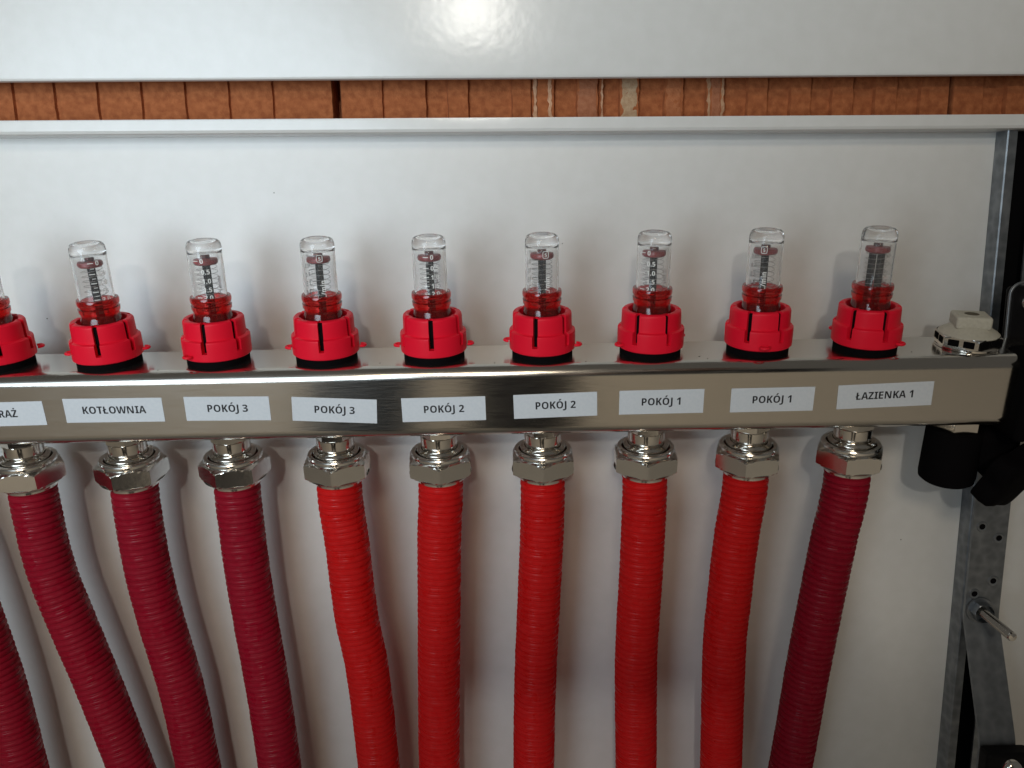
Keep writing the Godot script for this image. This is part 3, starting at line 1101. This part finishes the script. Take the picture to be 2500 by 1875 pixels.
func build_right_side() -> void:
	# upright galvanised channel
	var rail := thing("mounting_rail", Vector3(486.2, -60, PANEL_Z), "upright galvanised steel channel on the right edge of the panel", "rail")
	part("channel", sheet_x([Vector2(11.5, 8.6), Vector2(11.3, 9.4), Vector2(10.5, 9.8), Vector2(6.0, 9.8), Vector2(6.0, 8.7), Vector2(10.4, 8.7), Vector2(10.4, 1.4), Vector2(-7.0, 1.4), Vector2(-7.0, 8.7), Vector2(-3.2, 8.7), Vector2(-3.2, 9.8), Vector2(-7.4, 9.8), Vector2(-8.0, 9.4), Vector2(-8.2, 8.6), Vector2(-8.2, 0.2), Vector2(11.5, 0.2)], -240, 179), M.zinc, rail)
	part("channel_lining", rbox(Vector3(1.7, -30, 2.6), Vector3(17.0, 418, 1.6), 0.3, 1), M.rubber, rail)

	# bracket: a strap that steps forward, with stud, nut and clamps
	var br := thing("manifold_bracket", Vector3(485, -60, -26), "bent galvanised steel bracket with a threaded stud, below the bar's right end", "bracket")
	var strap := part("strap", sheet([Vector2(52, 0), Vector2(0, 0), Vector2(-74.0, 0), Vector2(-77.5, 0.6), Vector2(-81.0, 2.4), Vector2(-130.0, 23.4), Vector2(-133.0, 24.5), Vector2(-136.0, 25.0), Vector2(-190, 25.0)], -9.3, 9.3, 1.8), M.zinc, br)
	for q in [[-4.5, -24.0], [4.9, -30.5], [4.2, -54.6], [-5.1, -61.8]]:
		var hole := part("rivet_dimple", lathe([Vector2(3.0, 0.85), Vector2(2.6, 1.35), Vector2(2.1, 1.45), Vector2(1.6, 1.2), Vector2(0.0, 1.0)], 24), M.zinc, strap)
		hole.position = Vector3(q[0], q[1], 0) * MM
		hole.rotation.x = PI / 2
		var pit := part("dimple_bore", lathe([Vector2(1.6, 1.22), Vector2(0.0, 1.23)], 16), M.rubber, strap)
		pit.position = Vector3(q[0], q[1], 0) * MM
		pit.rotation.x = PI / 2
	var stud_at := Vector3(-1.6, -71.0, 1.0)
	var washer := part("washer", lathe([Vector2(7.0, 0), Vector2(7.2, 0.4), Vector2(7.0, 0.9), Vector2(3.0, 0.9)], 40), M.zinc, br)
	var nut := part("nut", soup_mesh(hexagon(9.8, 0.9, 5.4, 5.0, 5.2, 0.6), 22), M.zinc, br)
	var thread := [Vector2(0, 0.5)]
	for k in 64:
		thread.append(Vector2(2.45 if k % 2 else 2.15, 1.0 + k * 0.44))
	thread += [Vector2(2.0, 29.6), Vector2(0, 29.9)]
	var stud := part("stud", lathe(thread, 24, 20), M.nickel, br)
	for o in [washer, nut, stud]:
		o.position = stud_at * MM
		o.rotation.x = PI / 2
	# clamp of the upper bar, black, with a bright rim
	var ear := MB.new()
	rbox(Vector3(2, 71, 16), Vector3(30, 64, 5), 2.4, 3, ear)
	part("clamp_ear", ear, M.black, br)
	var rim := PackedVector3Array([Vector3(-13.1, 74, 18.6), Vector3(-13.1, 98, 18.6)])
	for k in 9:
		var a := PI - PI / 2 * k / 8.0
		rim.append(Vector3(-7.1 + cos(a) * 6.0, 98.6 + sin(a) * 6.0, 18.6))
	rim.append(Vector3(17, 104.6, 18.6))
	part("clamp_rim", sweep(rim, 0.75, 8), M.zinc, br)
	var bolt := MB.new()
	lathe([Vector2(0, 0), Vector2(4.4, 0), Vector2(4.4, 1.4), Vector2(3.6, 2.8), Vector2(1.8, 3.6), Vector2(0, 3.8)], 32, 38, bolt)
	var bo := part("bolt", bolt, M.nickel, br)
	bo.position = Vector3(-3.5, 95.2, 18.4) * MM
	bo.rotation.x = PI / 2
	var jaw := part("clamp_jaw", rbox(Vector3(492.5, -1.5, 15.5), Vector3(60, 41, 21), 3.0, 4), M.rubber, br)
	jaw.transform = Transform3D(Basis(Vector3.RIGHT, deg_to_rad(TILT)), -br.position)
	part("lower_clamp", rbox(Vector3(2, -147, 30.0), Vector3(24, 26, 9), 2.0, 3), M.black, br)
	var b2 := part("bolt", bolt, M.nickel, br)
	b2.position = Vector3(2.0, -141.5, 34.4) * MM
	b2.scale = Vector3(1.2, 1.2, 1.2)
	b2.rotation.x = PI / 2

	# drain valve under the end of the bar
	var dv := thing("drain_valve", Vector3.ZERO, "black capped drain valve with a lobed knob under the bar's right end", "valve")
	on_manifold(dv, Vector3(449.5, 0, 0))
	part("spout", soup_mesh(hexagon(19.0, -27.0, -16.8, 10.0, 10.0, 0.6), 22), M.nickel, dv)
	part("screw_cap", lathe([Vector2(10.0, -24.6), Vector2(10.4, -24.0), Vector2(12.2, -24.0), Vector2(12.6, -24.5), Vector2(12.9, -49.0), Vector2(12.6, -51.2), Vector2(11.4, -52.2), Vector2(0, -52.4)].map(func(p): return Vector2(p.x, p.y)), 64), M.rubber, dv)
	var rows := []
	for q in [[0.0, 12.0], [9.0, 12.0], [12.6, 11.4], [14.2, 9.6], [14.6, 6.0], [14.2, 1.0], [11.0, 0.0], [7.0, -0.5], [6.5, -8.0]]:
		var ring := PackedVector3Array()
		for k in 72:
			var a := TAU * k / 72.0
			var r: float = q[0] * (1.16 + 0.13 * cos(5.0 * a) * (1.0 if q[0] > 8.0 else 0.0))
			ring.append(Vector3(cos(a) * r, sin(a) * r, q[1]))
		ring.reverse()
		rows.append(ring)
	rows.reverse()
	var knob := part("knob", soup_mesh(fix(rings(rows), Vector3.ZERO), 40), M.rubber, dv)
	knob.position = Vector3(20.5, -43.0, 8.0) * MM
	knob.rotation = Vector3(deg_to_rad(22), deg_to_rad(28), 0)
	part("valve_body", rbox(Vector3(18, -34, -2), Vector3(26, 20, 20), 6.0, 4), M.rubber, dv)


# a section in (x, z) drawn up from y0 to y1
func sheet_x(sec: Array, y0: float, y1: float) -> MB:
	var c := PackedVector2Array(sec)
	var t := PackedVector3Array()
	for i in c.size():
		var a := c[i]
		var b := c[(i + 1) % c.size()]
		t.append_array(PackedVector3Array([Vector3(a.x, y0, a.y), Vector3(b.x, y0, b.y), Vector3(b.x, y1, b.y), Vector3(a.x, y0, a.y), Vector3(b.x, y1, b.y), Vector3(a.x, y1, a.y)]))
	var area := 0.0
	for i in c.size():
		area += c[i].cross(c[(i + 1) % c.size()])
	if area > 0:
		for i in range(0, t.size(), 3):
			var k := t[i + 1]
			t[i + 1] = t[i + 2]
			t[i + 2] = k
	return soup_mesh(t, 30)


func build_behind_camera(wl: Node3D, cl: Node3D) -> void:
	# what the steel mirrors: floor, the photographer, the phone, the lamp and the window
	var fl := part("floor", rbox(Vector3(200, -960, 1400), Vector3(4200, 20, 3400), 1.0, 1), M.floor, self)
	fl.set_meta("kind", "structure")
	make_person()
	var ph := thing("phone", Vector3(234, 79, 390), "dark phone held up in front of the manifold", "phone")
	ph.basis = Basis(Vector3(0.999789, -0.018428, 0.009054), Vector3(0.019855, 0.980051, -0.197750), Vector3(-0.005230, 0.197888, 0.980211))
	part("case", rbox(Vector3(0, -18, 4), Vector3(148, 72, 8), 3.5, 3), M.black, ph)
	var lamp := thing("work_lamp", Vector3(180, -950, 1200), "bare bulb on a black stand behind the photographer", "lamp")
	var glow := mat(Color.WHITE, 0.3)
	glow.emission_enabled = true
	glow.emission = Color(0.96, 0.98, 1.0)
	glow.emission_energy_multiplier = 20.0
	var globe := []
	for k in 17:
		var a := PI * k / 16.0 - PI / 2
		globe.append(Vector2(cos(a) * 25.0, 1350.0 + sin(a) * 25.0))
	part("lamp_bulb", lathe(globe, 40), glow, lamp)
	part("socket", lathe([Vector2(0, 1255), Vector2(20, 1255), Vector2(21, 1316), Vector2(18, 1324), Vector2(0, 1324)], 32), M.black, lamp)
	part("pole", lathe([Vector2(0, 20), Vector2(11, 20), Vector2(11, 1254), Vector2(0, 1254)], 20), M.black, lamp)
	part("foot", lathe([Vector2(0, 0), Vector2(140, 0), Vector2(142, 12), Vector2(20, 22), Vector2(0, 22)], 40), M.black, lamp)
	# flood lamp: its glowing face lies just behind the light
	var fl_ := thing("flood_lamp", wl.position / MM, "round flood lamp tilted upwards, left of the photographer", "lamp")
	fl_.basis = wl.basis
	var cool := mat(Color.WHITE, 0.3)
	cool.emission_enabled = true
	cool.emission = Color(0.86, 0.94, 1.0)
	cool.emission_energy_multiplier = 1.0
	for q in [["lamp_face", [Vector2(300, -312), Vector2(200, -311), Vector2(0, -310)], cool], ["housing", [Vector2(0, -420), Vector2(160, -420), Vector2(306, -330), Vector2(308, -306), Vector2(301, -306), Vector2(300, -314), Vector2(0, -314)], M.black]]:
		part(q[0], lathe(q[1], 48), q[2], fl_).rotation.x = -PI / 2
	var ce := thing("ceiling_lamp", cl.position / MM, "square white ceiling lamp above the photographer", "lamp")
	ce.basis = cl.basis
	var warm := mat(Color.WHITE, 0.3)
	warm.emission_enabled = true
	warm.emission = Color(1.0, 0.93, 0.83)
	warm.emission_energy_multiplier = 2.0
	part("lamp_face", rbox(Vector3(0, 0, 6), Vector3(600, 600, 4), 1.0, 1), warm, ce)
	part("housing", rbox(Vector3(0, 0, 32), Vector3(630, 630, 44), 8.0, 3), M.paint, ce)
